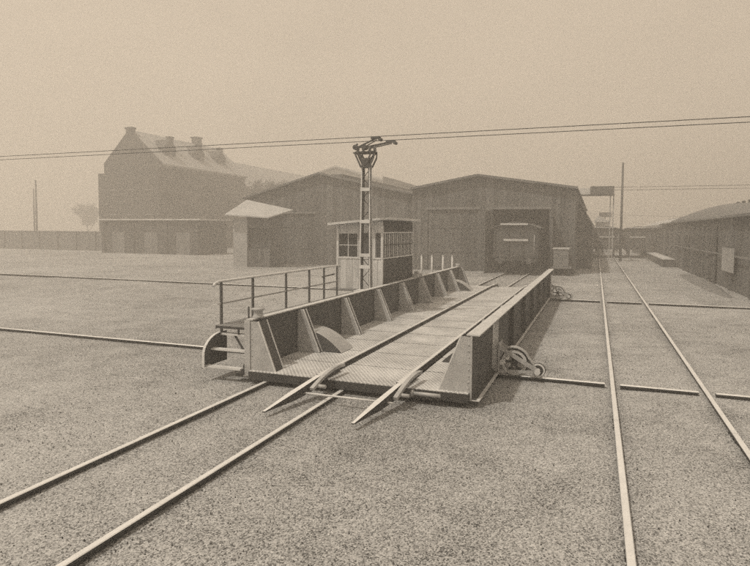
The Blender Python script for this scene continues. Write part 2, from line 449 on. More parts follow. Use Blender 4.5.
# wheel covers rising out of the deck beside the girders
for x, s in ((XL, 1), (XR, -1)):
    for y in (10.98, 24.4):
        n = 10; prof = [(x + s * .03, .283)]
        for i in range(n + 1):
            a = i / n * math.pi / 2
            q = i / n; prof.append((x + s * (.25 + .73 * q), .285 + .42 * (1 - q ** 1.7)) if i else (x + s * .03, .72))
            if i == 0: prof.append((x + s * .25, .715))
        k = MB(); k.prism([(a, y, b) for a, b in prof], (0, .62, 0), 0, 1)
        k.build('wheel_cover', ['steel', 'web'], T, T0, bevel=.006)

# wheel trucks on the running rails outside the right girder
def truck(y):
    t = MB()
    for dy in (-.13, .13):
        t.bar((XR + .13, y + dy, .66), (XR + .84, y + dy, .26), .022, .075, 0)
        t.bar((XR + .13, y + dy, .2), (XR + .84, y + dy, .235), .022, .05, 0)
    t.box(XR + .122, XR + .145, y - .2, y + .2, .17, .74)
    tr = t.build('wheel_truck', 'steel', T, T0)
    def wheel(cx, cz, r, w, name, spokes):
        k = MB()
        def ring(ra, rb, w2, m):
            n = 28
            for i in range(n):
                a, b = 2 * math.pi * i / n, 2 * math.pi * (i + 1) / n
                ps = [(cx + q * math.cos(t_), y, cz + q * math.sin(t_)) for q, t_ in ((ra, a), (rb, a), (rb, b), (ra, b))]
                vs = [(p[0], y - w2, p[2]) for p in ps] + [(p[0], y + w2, p[2]) for p in ps]
                k._add(vs, [(0, 1, 2, 3), (7, 6, 5, 4), (1, 5, 6, 2), (0, 3, 7, 4)], m)
        ring(r * .78, r, w / 2, 1); ring(r * .76, r * 1.09, w / 7, 0) ; ring(.0, r * .25, w / 2 + .03, 0)
        if spokes:
            for i in range(6):
                a = i * math.pi / 3; k.bar((cx, y, cz), (cx + r * .8 * math.cos(a), y, cz + r * .8 * math.sin(a)), .04, .045, 0, up=(0, 1, 0))
        else: ring(.0, r * .8, w / 4, 0)
        k.build(name, ['steel_dark', 'steel_light'], tr, T0)
    wheel(XR + .40, ZT + .245, .24, .11, 'wheel', True)
    wheel(XR + .84, ZT + .13, .125, .09, 'guide_wheel', False)
    for cx, cz in ((XR + .84, .25), (XR + .2, .38)):
        k = MB().tube([(cx, y - .18, cz), (cx, y + .18, cz)], .038, 12).tube([(cx, y - .2, cz), (cx, y - .18, cz)], .055, 12); k.build('axle', 'steel_light', tr, T0)
    g = MB(); n = 10; c = (XR + .38, .35); P = []
    for i in range(n + 1):
        a = rad(150 - 125 * i / n); P.append((c[0] + .31 * math.cos(a), y, c[1] + .31 * math.sin(a)))
    for p, q in zip(P, P[1:]): g.bar(p, q, .17, .012)
    g.bar(P[-1], (XR + .80, y, .30), .17, .012)
    g.build('wheel_guard', 'steel', tr, T0)
    return tr
truck(C1); truck(C2)

# spool, oil lamp rod and small box on the left girder
k = MB(); c = (XL + .03, 9.3)
n = 20
prof = [(.105, ZG + .001), (.105, ZG + .02), (.085, ZG + .05), (.085, ZG + .12), (.12, ZG + .15), (.12, ZG + .175), (.0, ZG + .176)]
k.tube([(c[0], c[1], z) for _, z in prof], [max(r, .001) for r, _ in prof], n)
k.build('capstan', 'steel', T, T0)
MB().tube([(XL - .11, 9.2, 1.05), (XL - .11, 9.2, 1.42)], .016, 8).build('rod', 'steel_dark', T, T0)
MB().box(XL - .1, XL + .1, 19.4, 20.0, ZG + .002, ZG + .12).box(XL - .06, XL + .05, 19.5, 19.7, ZG + .12, ZG + .2).build('bracket_box', 'steel', T, T0, bevel=.01)
k = MB().tube([(XL - .02, 26.2, ZG + .002), (XL - .02, 26.2, ZG + .12)], .09, 14); k.build('end_cap', 'steel', T, T0)
# small foot at the front of the left girder
k = MB().prism([(XL - .33, 9.1, .13), (XL - .12, 9.1, .13), (XL - .12, 9.1, .36), (XL - .16, 9.1, .36), (XL - .22, 9.1, .19), (XL - .33, 9.1, .17)], (0, .12, 0)); k.build('foot_bracket', 'steel_dark', T, T0)

# walkway outside the left girder
WX0, WX1, WY0, WY1, WZ = -6.86, XL - .13, 9.4, 22.0, .98
w = MB()
x = WX0
nb = 6
for i in range(nb):
    a = WX0 + (WX1 - WX0) * i / nb; w.box(a + .006, a + (WX1 - WX0) / nb - .006, WY0, WY1, WZ - .03, WZ, 0)
wk = w.build('walkway', 'wood', T, T0)
e = MB().box(WX0 - .012, WX0 - .002, WY0, WY1, WZ - .06, WZ).box(WX0, WX1, WY0 - .012, WY0 - .002, WZ - .045, WZ - .001)
e.build('edge_beam', 'steel_dark', wk, T0)
for y in (10.3, 12.6, 15.1, 17.8, 20.6):
    k = MB().bar((WX0, y, WZ - .07), (XL - .09, y, WZ - .07), .05, .06).bar((WX0 + .05, y, WZ - .09), (XL - .09, y, .4), .04, .04)
    k.build('walkway_bracket', 'steel_dark', wk, T0)
# railing
rl = MB()
path = [(-6.9, 9.38, 1.74), (-6.9, 9.43, 1.79), (-6.9, 9.55, 1.82), (-6.9, 15.15, 1.83), (-6.9, 15.3, 1.80)]
rl.tube(path, .027, 8); R_ = rl.build('railing', 'steel_light', T, T0)
for i, y in enumerate((9.63, 10.76, 12.2, 13.4, 14.27, 15.12)):
    MB().bar((-6.9, y, .45 if i == 0 else .86), (-6.9, y, 1.81), .042, .042).build('post', 'frame_dark', R_, T0)
MB().bar((-6.9, 9.5, 1.38), (-6.9, 15.14, 1.38), .028, .032).build('middle_rail', 'steel', R_, T0)
MB().bar((-6.9, 14.15, 1.57), (-6.9, 14.95, 1.60), .025, .03).build('stub_bar', 'steel_dark', R_, T0)
# steps at the near end of the walkway
n = 9; pr = [(8.88, .28), (9.62, .28), (9.62, .86), (9.40, .86)]
for i in range(1, n): a = i / n * math.pi / 2; pr.append((9.40 - .52 * math.sin(a), .86 - .36 + .36 * math.cos(a)))
pr.append((8.88, .5))
sp = MB().prism([(-6.78, a, b) for a, b in pr], (.012, 0, 0)); S_ = sp.build('steps', 'web', T, T0)
ed = MB(); q = [(a, b) for a, b in pr[3:]] + [(8.88, .28)]
for (a, b), (c, d_) in zip(q, q[1:]): ed.bar((-6.77, a, b), (-6.77, c, d_), .05, .012)
ed.build('side_plate_rim', 'steel_light', S_, T0)
for y, z in ((8.97, .31), (9.16, .60), (9.45, .84)):
    k = MB().box(-6.765, XL - .125, y - .03, y + .07, z - .012, z, 0).box(-6.765, XL - .125, y - .045, y - .032, z - .035, z, 0)
    k.build('tread', 'steel_light', S_, T0)
MB().bar((-6.5, 9.5, .8), (-6.05, 9.2, .52), .03, .03).bar((-6.35, 9.4, .93), (-6.35, 9.4, .84), .03, .03).build('brace', 'steel_dark', S_, T0)

# ---- control cabin
HX0, HX1, HY0, HY1, HZ0 = -7.76, -6.21, 17.0, 20.2, .985
zt0, zt1, zs, zw = 3.0, 3.14, 1.97, 2.76     # roof height left / right, sill, window head
pf = MB().box(HX0 - .15, HX1 + .12, HY0 - .3, HY1 + .1, HZ0 - .05, HZ0 - .003)
cb = MB()
cb.box(HX0, HX1, HY0, HY0 + .04, HZ0, zs)            # front apron
cb.prism([(HX0, HY0, zw), (HX1, HY0, zw), (HX1, HY0, zt1), (HX0, HY0, zt0)], (0, .04, 0))
cb.box(HX0, HX0 + .04, HY0 + .042, HY1, HZ0, zs); cb.box(HX0, HX0 + .04, HY0 + .042, HY1, zw, zt0)
cb.box(HX0 + .042, HX1 - .042, HY1 - .04, HY1, HZ0, zt0)
cb.box(-6.60, -6.45, HY0, HY0 + .04, zs, zw); cb.box(-7.02, -6.97, HY0, HY0 + .04, zs, zw)
cab = cb.build('control_cabin', 'boards', T, T0)
pf.build('cabin_floor', 'wood', cab, T0)
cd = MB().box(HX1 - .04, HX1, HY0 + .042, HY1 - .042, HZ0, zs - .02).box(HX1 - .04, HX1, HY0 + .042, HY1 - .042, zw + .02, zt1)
cd.build('shaded_side_panel', 'boards_dark', cab, T0)  # shaded side and eaves shadow put into the dark board colour
cp = MB()
for x_, y_ in ((HX0 - .01, HY0 - .015), (HX1 - .05, HY0 - .015), (HX0 - .01, HY1 - .05), (HX1 - .05, HY1 - .045)): cp.box(x_, x_ + .065, y_, y_ + .065, HZ0, zt0 - .01)
cp.box(HX0 - .01, HX1 + .012, HY0 - .018, HY0 - .002, zs - .03, zs + .015); cp.box(HX1 + .002, HX1 + .018, HY0, HY1, zs - .03, zs + .01)
cp.box(HX1 + .002, HX1 + .018, HY0, HY1, zw - .01, zw + .03)
cp.build('corner_post', 'steel_light', cab, T0)
# front window: dark panes with a pale cross of bars
def window(x0, x1, y, z0, z1, nx, nz, name='window', light=True):
    k = MB(); k.box(x0, x1, y + .012, y + .02, z0, z1, 1); fm = 0
    k.box(x0, x1, y, y + .03, z0, z0 + .025, fm); k.box(x0, x1, y, y + .03, z1 - .025, z1, fm)
    for i in range(nx + 1):
        a = x0 + (x1 - x0 - .024) * i / nx; k.box(a, a + .024, y + .001, y + .029, z0 + .026, z1 - .026, fm)
    for j in range(1, nz):
        b = z0 + (z1 - z0) * j / nz; k.box(x0 + .025, x1 - .025, y + .003, y + .028, b - .01, b + .01, fm)
    return k
window(HX0 + .045, -7.03, HY0 + .005, zs + .002, zw - .002, 2, 2).build('window', ['steel_light', 'glass'], cab, T0)
window(-6.965, -6.605, HY0 + .005, zs + .002, zw - .002, 1, 1).build('window', ['wood', 'web'], cab, T0)
window(-6.445, HX1 - .05, HY0 + .005, zs + .002, zw - .002, 1, 1).build('window', ['wood', 'web'], cab, T0)
# long side window with its many upright bars
sw = MB(); X = HX1 - .03
sw.box(X, X + .006, HY0 + .05, HY1 - .05, zs + .012, zw - .012, 1)
nn = 16
for i in range(nn):
    y = HY0 + .08 + (HY1 - HY0 - .2) * i / (nn - 1)
    sw.box(X + .008, X + .022, y - .06 if i % 2 else y - .03, y + .06 if i % 2 else y + .03, zs + .013, zw - .013, 0)
sw.box(X + .023, X + .034, HY0 + .05, HY1 - .05, 2.36, 2.39, 2)
sw.build('side_window', ['plaster', 'glass', 'steel_dark'], cab, T0)
# roof, pitched up towards the platform
rf = MB(); a0, a1 = HX0 - .22, HX1 + .24; y0, y1 = HY0 - .25, HY1 + .15
sl = (zt1 - zt0) / (HX1 - HX0)
za, zb_ = zt0 + (a0 - HX0) * sl + .012, zt1 + (a1 - HX1) * sl + .012
rf.prism([(a0, y0, za), (a1, y0, zb_), (a1, y0, zb_ + .07), (a0, y0, za + .07)], (0, y1 - y0, 0))
rf.build('cabin_roof', 'roofpale', cab, T0)

# ---- collector mast in front of the cabin
MX, MY, MZ0, MZ1 = -6.44, 16.2, 1.0, 4.78
ms = MB()
for s in (-1, 1):
    for j in (-1, 1):
        ms.bar((MX + s * .165, MY + j * .10, MZ0), (MX + s * .12, MY + j * .07, MZ1), .034, .02, 0, up=(0, 1, 0))
    ms.bar((MX + s * .135, MY, MZ0), (MX + s * .09, MY, MZ1), .02, .17, 1, up=(0, 1, 0))
for q in range(12):
    z = MZ0 + .1 + q * .3; s = 1 if q % 2 else -1
    ms.bar((MX - s * .13, MY + .05, z), (MX + s * .12, MY + .05, z + .28), .018, .018, 1)
mst = ms.build('mast', ['steel_light', 'web'], T, T0)
for z in (1.75, 2.1, 3.1, 4.05):
    wd = .36 - .09 * (z - MZ0) / (MZ1 - MZ0)
    MB().box(MX - wd / 2 - .002, MX + wd / 2 + .002, MY - .128, MY - .115, z - .05, z + .05).build('batten', 'steel_light', mst, T0)
MB().box(MX - .3, MX + .3, MY - .25, MY + .25, MZ0 - .015, MZ0 + .04).box(MX - .22, MX + .22, MY - .18, MY + .18, MZ0 + .04, MZ0 + .07).build('base_plate', 'steel_light', mst, T0, bevel=.008)
hd = MB()
for s in (-1, 1):
    y_ = MY + s * .12
    for p, q in (((-.13, 4.70), (-.33, 5.12)), ((.13, 4.70), (.27, 4.98)), ((.27, 4.98), (.28, 5.13)), ((-.38, 5.13), (.28, 5.13)), ((-.13, 4.72), (.13, 4.72)), ((0, 4.74), (-.2, 5.1)), ((0, 4.74), (.18, 5.1))):
        hd.bar((MX + p[0], y_, p[1]), (MX + q[0], y_, q[1]), .025, .045)
    hd.prism([(MX - .12, y_, 4.74), (MX + .12, y_, 4.74), (MX + .07, y_, 4.98), (MX - .12, y_, 4.95)], (0, .01, 0))
hd.box(MX - .30, MX + .28, MY - .16, MY + .18, 5.142, 5.165)
hd.bar((MX - .1, MY - .1, 4.8), (MX + .26, MY + .1, 5.1), .03, .03).bar((MX + .1, MY - .1, 4.8), (MX - .26, MY + .1, 5.1), .03, .03)
hdo = hd.build('mast_head', 'web', mst, T0)
for x_ in (-.28, -.1, .1, .26):
    z = 5.166; pr = [(.03, z), (.06, z + .02), (.03, z + .05), (.06, z + .07), (.03, z + .1), (.05, z + .13), (.02, z + .16)]
    MB().tube([(MX + x_, MY, a) for _, a in pr], [r for r, _ in pr], 12).build('insulator', 'insul', hdo, T0)
ar = MB()
WIRES = ((16.2, 5.60), (16.62, 5.54))
for (wy, wz), bx, ex in zip(WIRES, (-.30, -.02), (-.16 + .46, .62)):
    p = (MX + bx, MY, 5.3); q = (MX + ex, wy, wz - .05)
    ar.tube([p, q], .028, 8); ar.tube([(p[0] + .16, p[1], p[2] - .03), (q[0] + .02, q[1], q[2] - .05)], .018, 8)
    ar.box(q[0] - .15, q[0] + .13, wy - .06, wy + .06, q[2] - .02, q[2] + .035); ar.tube([(q[0] + .13, wy - .09, q[2] - .04), (q[0] + .13, wy + .09, q[2] - .04)], .05, 10); ar.tube([(p[0] - .04, p[1] - .1, p[2]), (p[0] - .04, p[1] + .1, p[2])], .075, 12)
ar.bar((MX - .35, MY, 5.3), (MX + .3, MY, 5.3), .04, .03)
ar.tube([(MX - .35, MY - .12, 5.3), (MX - .35, MY + .12, 5.42)], .03, 8)
ar.build('collector_arm', 'web', mst, T0)

# ---------------------------------------------------------------- contact wires
def sag_wire(p0, p1, r, sag, n=24):
    P = []
    for i in range(n + 1):
        t = i / n; P.append((p0[0] + (p1[0] - p0[0]) * t, p0[1] + (p1[1] - p0[1]) * t, p0[2] + (p1[2] - p0[2]) * t - sag * 4 * t * (1 - t)))
    return MB().tube(P, r, 6)
for (wy, wz), lb in zip(WIRES, ('nearer and upper contact wire touching the mast arm', 'farther and lower contact wire touching the mast arm')):
    o = sag_wire((-44, wy, wz + .0), (24, wy, wz - .0), .011, .0).build('contact_wire', 'steel_dark')
    tag(o, lb, 'overhead wire', 'contact wires above the sliding platform')

# ---------------------------------------------------------------- sheds
def shed(label, x0, x1, xa, zl, zr, za, y0, y1, openings, zo, group='large dark gabled sheds'):
    t = thing('gabled_shed', label, 'shed', (xa, y0, 0), group); off = (xa, y0, 0)
    w = MB(); xs = x0
    def ztop(x): return zl + (za - zl) * (x - x0) / (xa - x0) if x <= xa else za + (zr - za) * (x - xa) / (x1 - xa)
    for a, b in openings + [(x1, x1)]:
        if a > xs: w.box(xs, a, y0, y0 + .3, 0, zo)
        xs = b
    w.prism([(x0, y0, zo), (x1, y0, zo), (x1, y0, zr), (xa, y0, za), (x0, y0, zl)], (0, .3, 0))
    w.box(x0, x0 + .3, y0 + .302, y1 - .302, 0, zl - .05); w.box(x1 - .3, x1, y0 + .302, y1 - .302, 0, zr - .05)
    w.prism([(x0, y1 - .3, 0), (x1, y1 - .3, 0), (x1, y1 - .3, zr), (xa, y1 - .3, za), (x0, y1 - .3, zl)], (0, .3, 0))
    w.build('wall', 'shed', t, off)
    r = MB()
    for a, za_, b, zb in ((x0 - .15, zl - .05, xa, za), (xa, za, x1 + .12, zr - .04)):
        r.prism([(a, y0 - .35, za_ + .01), (b, y0 - .35, zb + .01), (b, y0 - .35, zb + .16), (a, y0 - .35, za_ + .16)], (0, y1 - y0 + .7, 0))
    rf = r.build('roof', 'shedroof', t, off)
    v = MB(); v.box(xa - .5, xa + .5, y0 + 3, y1 - 3, za + .03, za + .32); v.build('ridge_vent', 'shedroof', rf, off)
    for a, b in openings:
        if a < -9:
            for c, d_ in ((a + .02, (a + b) / 2 - .01), ((a + b) / 2 + .01, b - .02)):
                k = MB().box(c, d_, y0 + .08, y0 + .16, .06, zo - .02); k.box(c, d_, y0 + .05, y0 + .079, 1.3, 1.5); k.box(c, d_, y0 + .05, y0 + .079, 3.0, 3.2); k.build('door', 'shed', t, off)
            continue
        for s in (-1, 1):
            c = a if s < 0 else b
            k = MB(); k.prism([(c, y0 - .02, .05), (c + s * .25, y0 - (b - a) * .42, .05), (c + s * .25, y0 - (b - a) * .42, zo - .1), (c, y0 - .02, zo - .1)], (.07 * s, .03, 0))
            k.build('door', 'shed', t, off)
    # lintel, battens and smoke louvres on the gable
    k = MB()
    for a, b in openings: k.box(a - .15, b + .15, y0 - .05, y0 - .003, zo, zo + .16)
    k.build('lintel', 'wood', t, off)
    # side windows
    n = int((y1 - y0) / 4)
    for i in range(n):
        yy = y0 + 2 + i * 4
        k = MB().box(x1 + .004, x1 + .03, yy, yy + 1.6, 2.2, 3.8, 0).box(x1 + .032, x1 + .05, yy + .1, yy + .75, 2.3, 3.7, 1).box(x1 + .032, x1 + .05, yy + .85, yy + 1.5, 2.3, 3.7, 1)
        k.build('window', ['wood', 'glass'], t, off)
    return t
shed('right hand dark shed with a broad low gable and wagon at its door', -12.35, -1.3, -7.65, 5.75, 5.6, 6.55, 40, 84, [(-11.2, -7.6), (-6.6, -2.9)], 4.3)
shed('left hand dark shed with a broad low gable behind the control cabin', -27.2, -12.7, -20.4, 5.35, 5.45, 7.15, 41.5, 80, [(-24.6, -20.9)], 4.1)

# low side aisle of the right shed
rs = bpy.data.objects['gabled_shed']; off = tuple(rs.location)
MB().prism([(-1.298, 47, 0), (-.25, 47, 0), (-.25, 47, 3.3), (-1.298, 47, 5.1)], (0, 36, 0)).build('side_aisle', 'shed', rs, off)
MB().prism([(-1.298, 46.8, 5.12), (-.15, 46.8, 3.2), (-.15, 46.8, 3.3), (-1.298, 46.8, 5.22)], (0, 36.4, 0)).build('aisle_roof', 'shedroof', rs, off)

# small pale-roofed lean-to in front of the left shed
t = thing('lean_to_shed', 'small lean-to with a pale sloping roof at the left shed corner', 'shed', (-23.3, 37, 0)); off = (-23.3, 37, 0)
w = MB(); w.box(-25.4, -25.2, 37.202, 39, 0, 3.6); w.box(-24.198, -22.3, 37.05, 37.2, 2.9, 3.6); w.box(-25.4, -22.3, 38.8, 39, 0, 4.2)
w.box(-22.5, -22.3, 37.202, 38.798, 0, 3.6); w.box(-24.198, -22.3, 37.06, 37.2, 0, 1.4)
w.build('wall', 'shed', t, off)
MB().box(-25.4, -24.2, 37, 37.2, 0, 3.6).build('end_wall', 'slate', t, off)
MB().box(-24.15, -22.5, 37.3, 37.36, 1.4, 2.9).build('dark_bay_sheet', 'boards_dark', t, off)  # dark sheet standing for the shade inside the open bay
MB().prism([(-25.7, 36.4, 3.85), (-22.0, 36.4, 3.62), (-21.6, 39.3, 4.25), (-25.7, 39.3, 5.05)], (0, 0, .09)).build('roof', 'plaster', t, off)

# ---------------------------------------------------------------- wagons
def make_wagon(label, group):
    t = thing('covered_wagon', label, 'railway wagon', (0, 0, 0), group)
    b = MB(); b.box(-1.35, 1.35, 0, 7, 1.15, 3.05, 0)
    for y in (0, 1.4, 2.8, 4.2, 5.6, 7): b.box(-1.40, -1.352, y - .05, y + .05, 1.1, 3.05, 1); b.box(1.352, 1.40, y - .05, y + .05, 1.1, 3.05, 1)
    for x in (-1.3, -.45, .45, 1.3): b.box(x - .05, x + .05, -.06, -.002, 1.1, 3.05, 1)
    b.build('body', ['wagon', 'steel_dark'], t)
    r = MB(); n = 10; prof = []
    for i in range(n + 1):
        a = -1 + 2 * i / n; prof.append((a * 1.48, 3.40 - .34 * a * a))
    prof2 = [(x, z - .05) for x, z in prof][::-1]
    r.prism([(x, -.15, z) for x, z in prof + prof2], (0, 7.3, 0)); 
    ends = MB(); ends.prism([(x, -.0, z - .052) for x, z in prof[1:-1]] + [(1.18, 0, 3.052), (-1.18, 0, 3.052)], (0, 7, 0))
    r.build('roof', 'shedroof', t); MB().box(-.95, .75, -.2, -.152, 3.22, 3.32).build('roof_edge_glint', 'roofpale', t); ends.build('roof_end', 'wagon', t)  # pale strip on the roof edge stands for a glint
    f = MB(); f.box(-1.3, 1.3, -.1, 7.1, .92, 1.098); f.box(-1.1, -.9, 0.3, 6.7, .75, .918); f.box(.9, 1.1, .3, 6.7, .75, .918); f.build('underframe', 'steel_dark', t)
    for y in (1.5, 5.5):
        for x in (-.75, .75):
            k = MB().tube([(x - .06, y, .58), (x + .06, y, .58)], .46, 24); k.tube([(x - .12 if x < 0 else x + .04, y, .58), (x - .04 if x < 0 else x + .12, y, .58)], .12, 12); k.build('wheel', 'steel_dark', t)
    for x in (-.875, .875):
        MB().tube([(x, -.1, 1.0), (x, -.5, 1.0)], .06, 10).tube([(x, -.5, 1.0), (x, -.54, 1.0)], .19, 16).build('buffer', 'frame_dark', t)
    MB().bar((0, -.1, 1.0), (0, -.42, .98), .07, .09).tube([(0, -.4, .98), (0, -.46, .8), (0, -.42, .62)], .03, 6).build('coupling', 'steel_dark', t)
    MB().tube([(-.45, -.12, 1.0), (-.45, -.3, .85), (-.42, -.22, .6)], .03, 6).build('brake_hose', 'steel_dark', t)
    MB().tube([(1.15, -.07, 1.5), (1.15, -.16, 1.5), (1.15, -.16, 2.6), (1.15, -.07, 2.6)], .018, 6).build('handrail', 'steel', t)
    MB().box(1.402, 1.44, 2.3, 4.0, 1.2, 3.0).build('door', 'wagon', t)
    MB().box(-.75, .75, -.09, -.065, 2.2, 2.34).build('glint_board', 'glint_wood', t)  # made-up board, its pale colour standing for a glint
    return t
WG = 'dark covered goods wagons'
w1 = make_wagon('dark covered wagon standing at the door of the right shed', WG); w1.location = (-4.752, 37.6, 0)
w2 = copy_tree(w1); w2.location = (1.095, 67, 0); w2['label'] = 'dark covered wagon closing the far end of the right track'
w3 = copy_tree(w1); w3.location = (4.15, 67.5, 0); w3['label'] = 'far dark covered wagon standing just right of the right track end'

# short track for w3
track('short pair of rails under the far wagon beside the long shed', 3.4, [(62, 92)])

# added box on a low trolley, its pale lid standing for a glint
t = thing('glint_trolley', 'added low trolley carrying the pale glint box at the right shed corner', 'trolley', (-2.0, 38.6, 0)); off = (-2.0, 38.6, 0)
MB().box(-2.6, -1.4, 38.2, 39.6, .5, .6).build('platform', 'wood', t, off)
for x in (-2.45, -1.55):
    for y in (38.45, 39.35): MB().tube([(x - .04, y, .24), (x + .04, y, .24)], .24, 14).build('wheel', 'steel_dark', t, off)
    MB().bar((x, 39.35, .24), (x, 39.35, .5), .04, .04).bar((x, 38.45, .24), (x, 38.45, .5), .04, .04).build('axle_box', 'steel_dark', t, off)
MB().tube([(-2.0, 39.6, .55), (-2.0, 39.8, 1.3)], .02, 6).build('handle', 'steel_dark', t, off)
k = MB().box(-2.5, -1.6, 38.4, 39.3, .602, 1.7); k.box(-2.55, -1.55, 38.35, 39.35, 1.702, 1.80, 1)
tag(k.build('glint_box', ['wood', 'glint_wood'], None, bevel=.01), 'added tall box on the low trolley, its pale lid standing for a glint', 'glint_box')

# four pale posts behind the platform
for x, lb in ((-8.72, 'leftmost, beside the cabin'), (-8.15, 'second from the cabin'), (-7.55, 'third from the cabin'), (-7.05, 'farthest from the cabin')):
    k = MB().tube([(x, 30, 0), (x, 30, 1.5)], [.06, .045], 10).tube([(x, 30, 1.5), (x, 30, 1.54)], [.06, .03], 10)
    tag(k.build('bollard', 'roofpale'), 'pale slim post behind the left girder, ' + lb, 'post', 'row of four pale posts')

# ---------------------------------------------------------------- brick house with pale roof
B0 = (-58.7, 62, 0)
bh = thing('brick_house', 'tall sooty brick house with steep gable and pale roof', 'house', B0)
x0, x1, xa, ze, za, y0, y1 = -63.3, -54.0, -58.85, 11.4, 15.8, 62, 82
w = MB(); w.prism([(x0, y0, 0), (x1, y0, 0), (x1, y0, ze), (xa, y0, za), (x0, y0, ze)], (0, y1 - y0, 0))
w.box(-65, x0 - .002, y0 + .6, y1 - 4, 0, 10.4)
w.build('wall', 'brick', bh, B0)
r = MB(); r.prism([(x1 + .35, y0 + .5, ze - .2), (xa, y0 + .5, za + .02), (xa, y0 + .5, za + .25), (x1 + .35, y0 + .5, ze + .02)], (0, y1 - y0 - .2, 0))
r.prism([(x0 - .35, y0 + .5, ze - .2), (xa - .002, y0 + .5, za + .02), (xa - .002, y0 + .5, za + .25), (x0 - .35, y0 + .5, ze + .02)], (0, y1 - y0 - .2, 0))
br = r.build('roof', 'slate', bh, B0)  # glare on the slates put into the pale roof colour
cp = MB()      # gable coping
for a in (x0, x1): cp.bar((a, y0 + .22, ze + .1), (xa, y0 + .22, za + .12), .5, .22)
cp.build('gable_coping', 'brick', bh, B0)
MB().box(xa - .5, xa + .5, y0 - .05, y0 + .6, za - .5, za + .32).box(xa - .62, xa + .62, y0 - .15, y0 + .7, za + .322, za + .55).build('chimney', 'brick', br, B0)
for yy, xx in ((64.6, -56.1), (71.2, -56.3), (76.5, -56.3)):
    k = MB(); k.box(xx - 1.0, xx + .9, yy, yy + 2.2, 11.9, 13.9); k.prism([(xx + .95, yy - .15, 13.9), (xx + .95, yy + 2.35, 13.9), (xx + .95, yy + 1.1, 15.1)], (-2.4, 0, 0))
    k.box(xx + .902, xx + .93, yy + .5, yy + 1.7, 12.4, 13.6, 1)
    k.build('dormer', ['brick', 'glass'], br, B0)
    MB().box(xx - .9, xx - .2, yy + 2.4, yy + 3.1, 13.2, 15.6).box(xx - .98, xx - .12, yy + 2.32, yy + 3.18, 15.602, 15.76).build('chimney', 'brick', br, B0)
for yy in (75.5,):
    MB().box(xa - .5, xa + .5, yy, yy + 1.2, za - .4, za + 1.1).box(xa - .62, xa + .62, yy - .12, yy + 1.32, za + 1.102, za + 1.3).build('chimney', 'brick', br, B0)
MB().box(x1 + .002, x1 + .2, y0, y1, ze - .45, ze - .22).build('cornice', 'wood', bh, B0)
for j, z in enumerate((1.4, 4.8, 8.1)):
    for i in range(3):
        c = x0 + 1.6 + i * 3.05
        k = MB().box(c - .55, c + .55, y0 - .03, y0 - .004, z, z + 1.9, 0).box(c - .7, c + .7, y0 - .08, y0 - .004, z - .2, z - .02, 1)
        k.build('window', ['glass', 'wood'], bh, B0)
    for i in range(5):
        c = y0 + 2.2 + i * 3.8
        k = MB().box(x1 + .004, x1 + .03, c - .55, c + .55, z, z + 1.9, 0).box(x1 + .004, x1 + .08, c - .7, c + .7, z - .2, z - .02, 1)
        k.build('window', ['glass', 'wood'], bh, B0)

# low flat outbuilding before the house
O0 = (-54, 52, 0)
ob = thing('outbuilding', 'low flat-roofed brick outbuilding with pale roof edge before the tall house', 'outbuilding', O0)
w = MB(); w.box(-53.6, -40, 52, 57, 0, 3.75)
for x in (-53.5, -49.2, -44.6, -40.5): w.box(x, x + .4, 51.85, 51.998, 0, 3.75)
w.build('wall', 'brick', ob, O0)
MB().box(-53.9, -39.7, 51.7, 57.3, 3.752, 3.9).build('roof', 'roofpale', ob, O0)
for x in (-52, -47.4, -43): MB().box(x, x + 1.8, 51.95, 51.996, 0, 2.4).build('door', 'fence', ob, O0)

# long board wall to the left
W0 = (-70, 56, 0)
k = MB(); k.box(-110, -54.2, 55.9, 56.1, 0, 2.35)
x = -110
while x < -54: k.box(x, x + .2, 55.75, 55.898, 0, 2.45, 1); x += 3.2
k.box(-110, -54.2, 55.86, 56.14, 2.352, 2.43, 1)
tag(k.build('board_fence', ['fence', 'wood'], None), 'long grey board fence at the far left of the yard', 'fence')

# second far house with a long pale roof, behind the sheds
C0 = (-60, 92, 0)
b2 = thing('long_warehouse', 'far long warehouse whose pale ridge runs on behind the tall brick house', 'warehouse', C0)
w = MB(); w.prism([(-66, 83, 0), (-54.5, 83, 0), (-54.5, 83, 9.4), (-60, 83, 14.2), (-66, 83, 9.4)], (0, 69, 0)); w.build('wall', 'brick', b2, C0)
MB().prism([(-66.5, 82.8, 9.1), (-60.002, 82.8, 14.3), (-60.002, 82.8, 14.55), (-66.5, 82.8, 9.35)], (0, 69.8, 0)).prism([(-54, 82.8, 9.1), (-60, 82.8, 14.3), (-60, 82.8, 14.55), (-54, 82.8, 9.35)], (0, 69.8, 0)).build('roof', 'slate', b2, C0)
for y in range(94, 150, 7): MB().box(-54.496, -54.4, y, y + 2, 4, 7.4).build('window', 'glass', b2, C0)
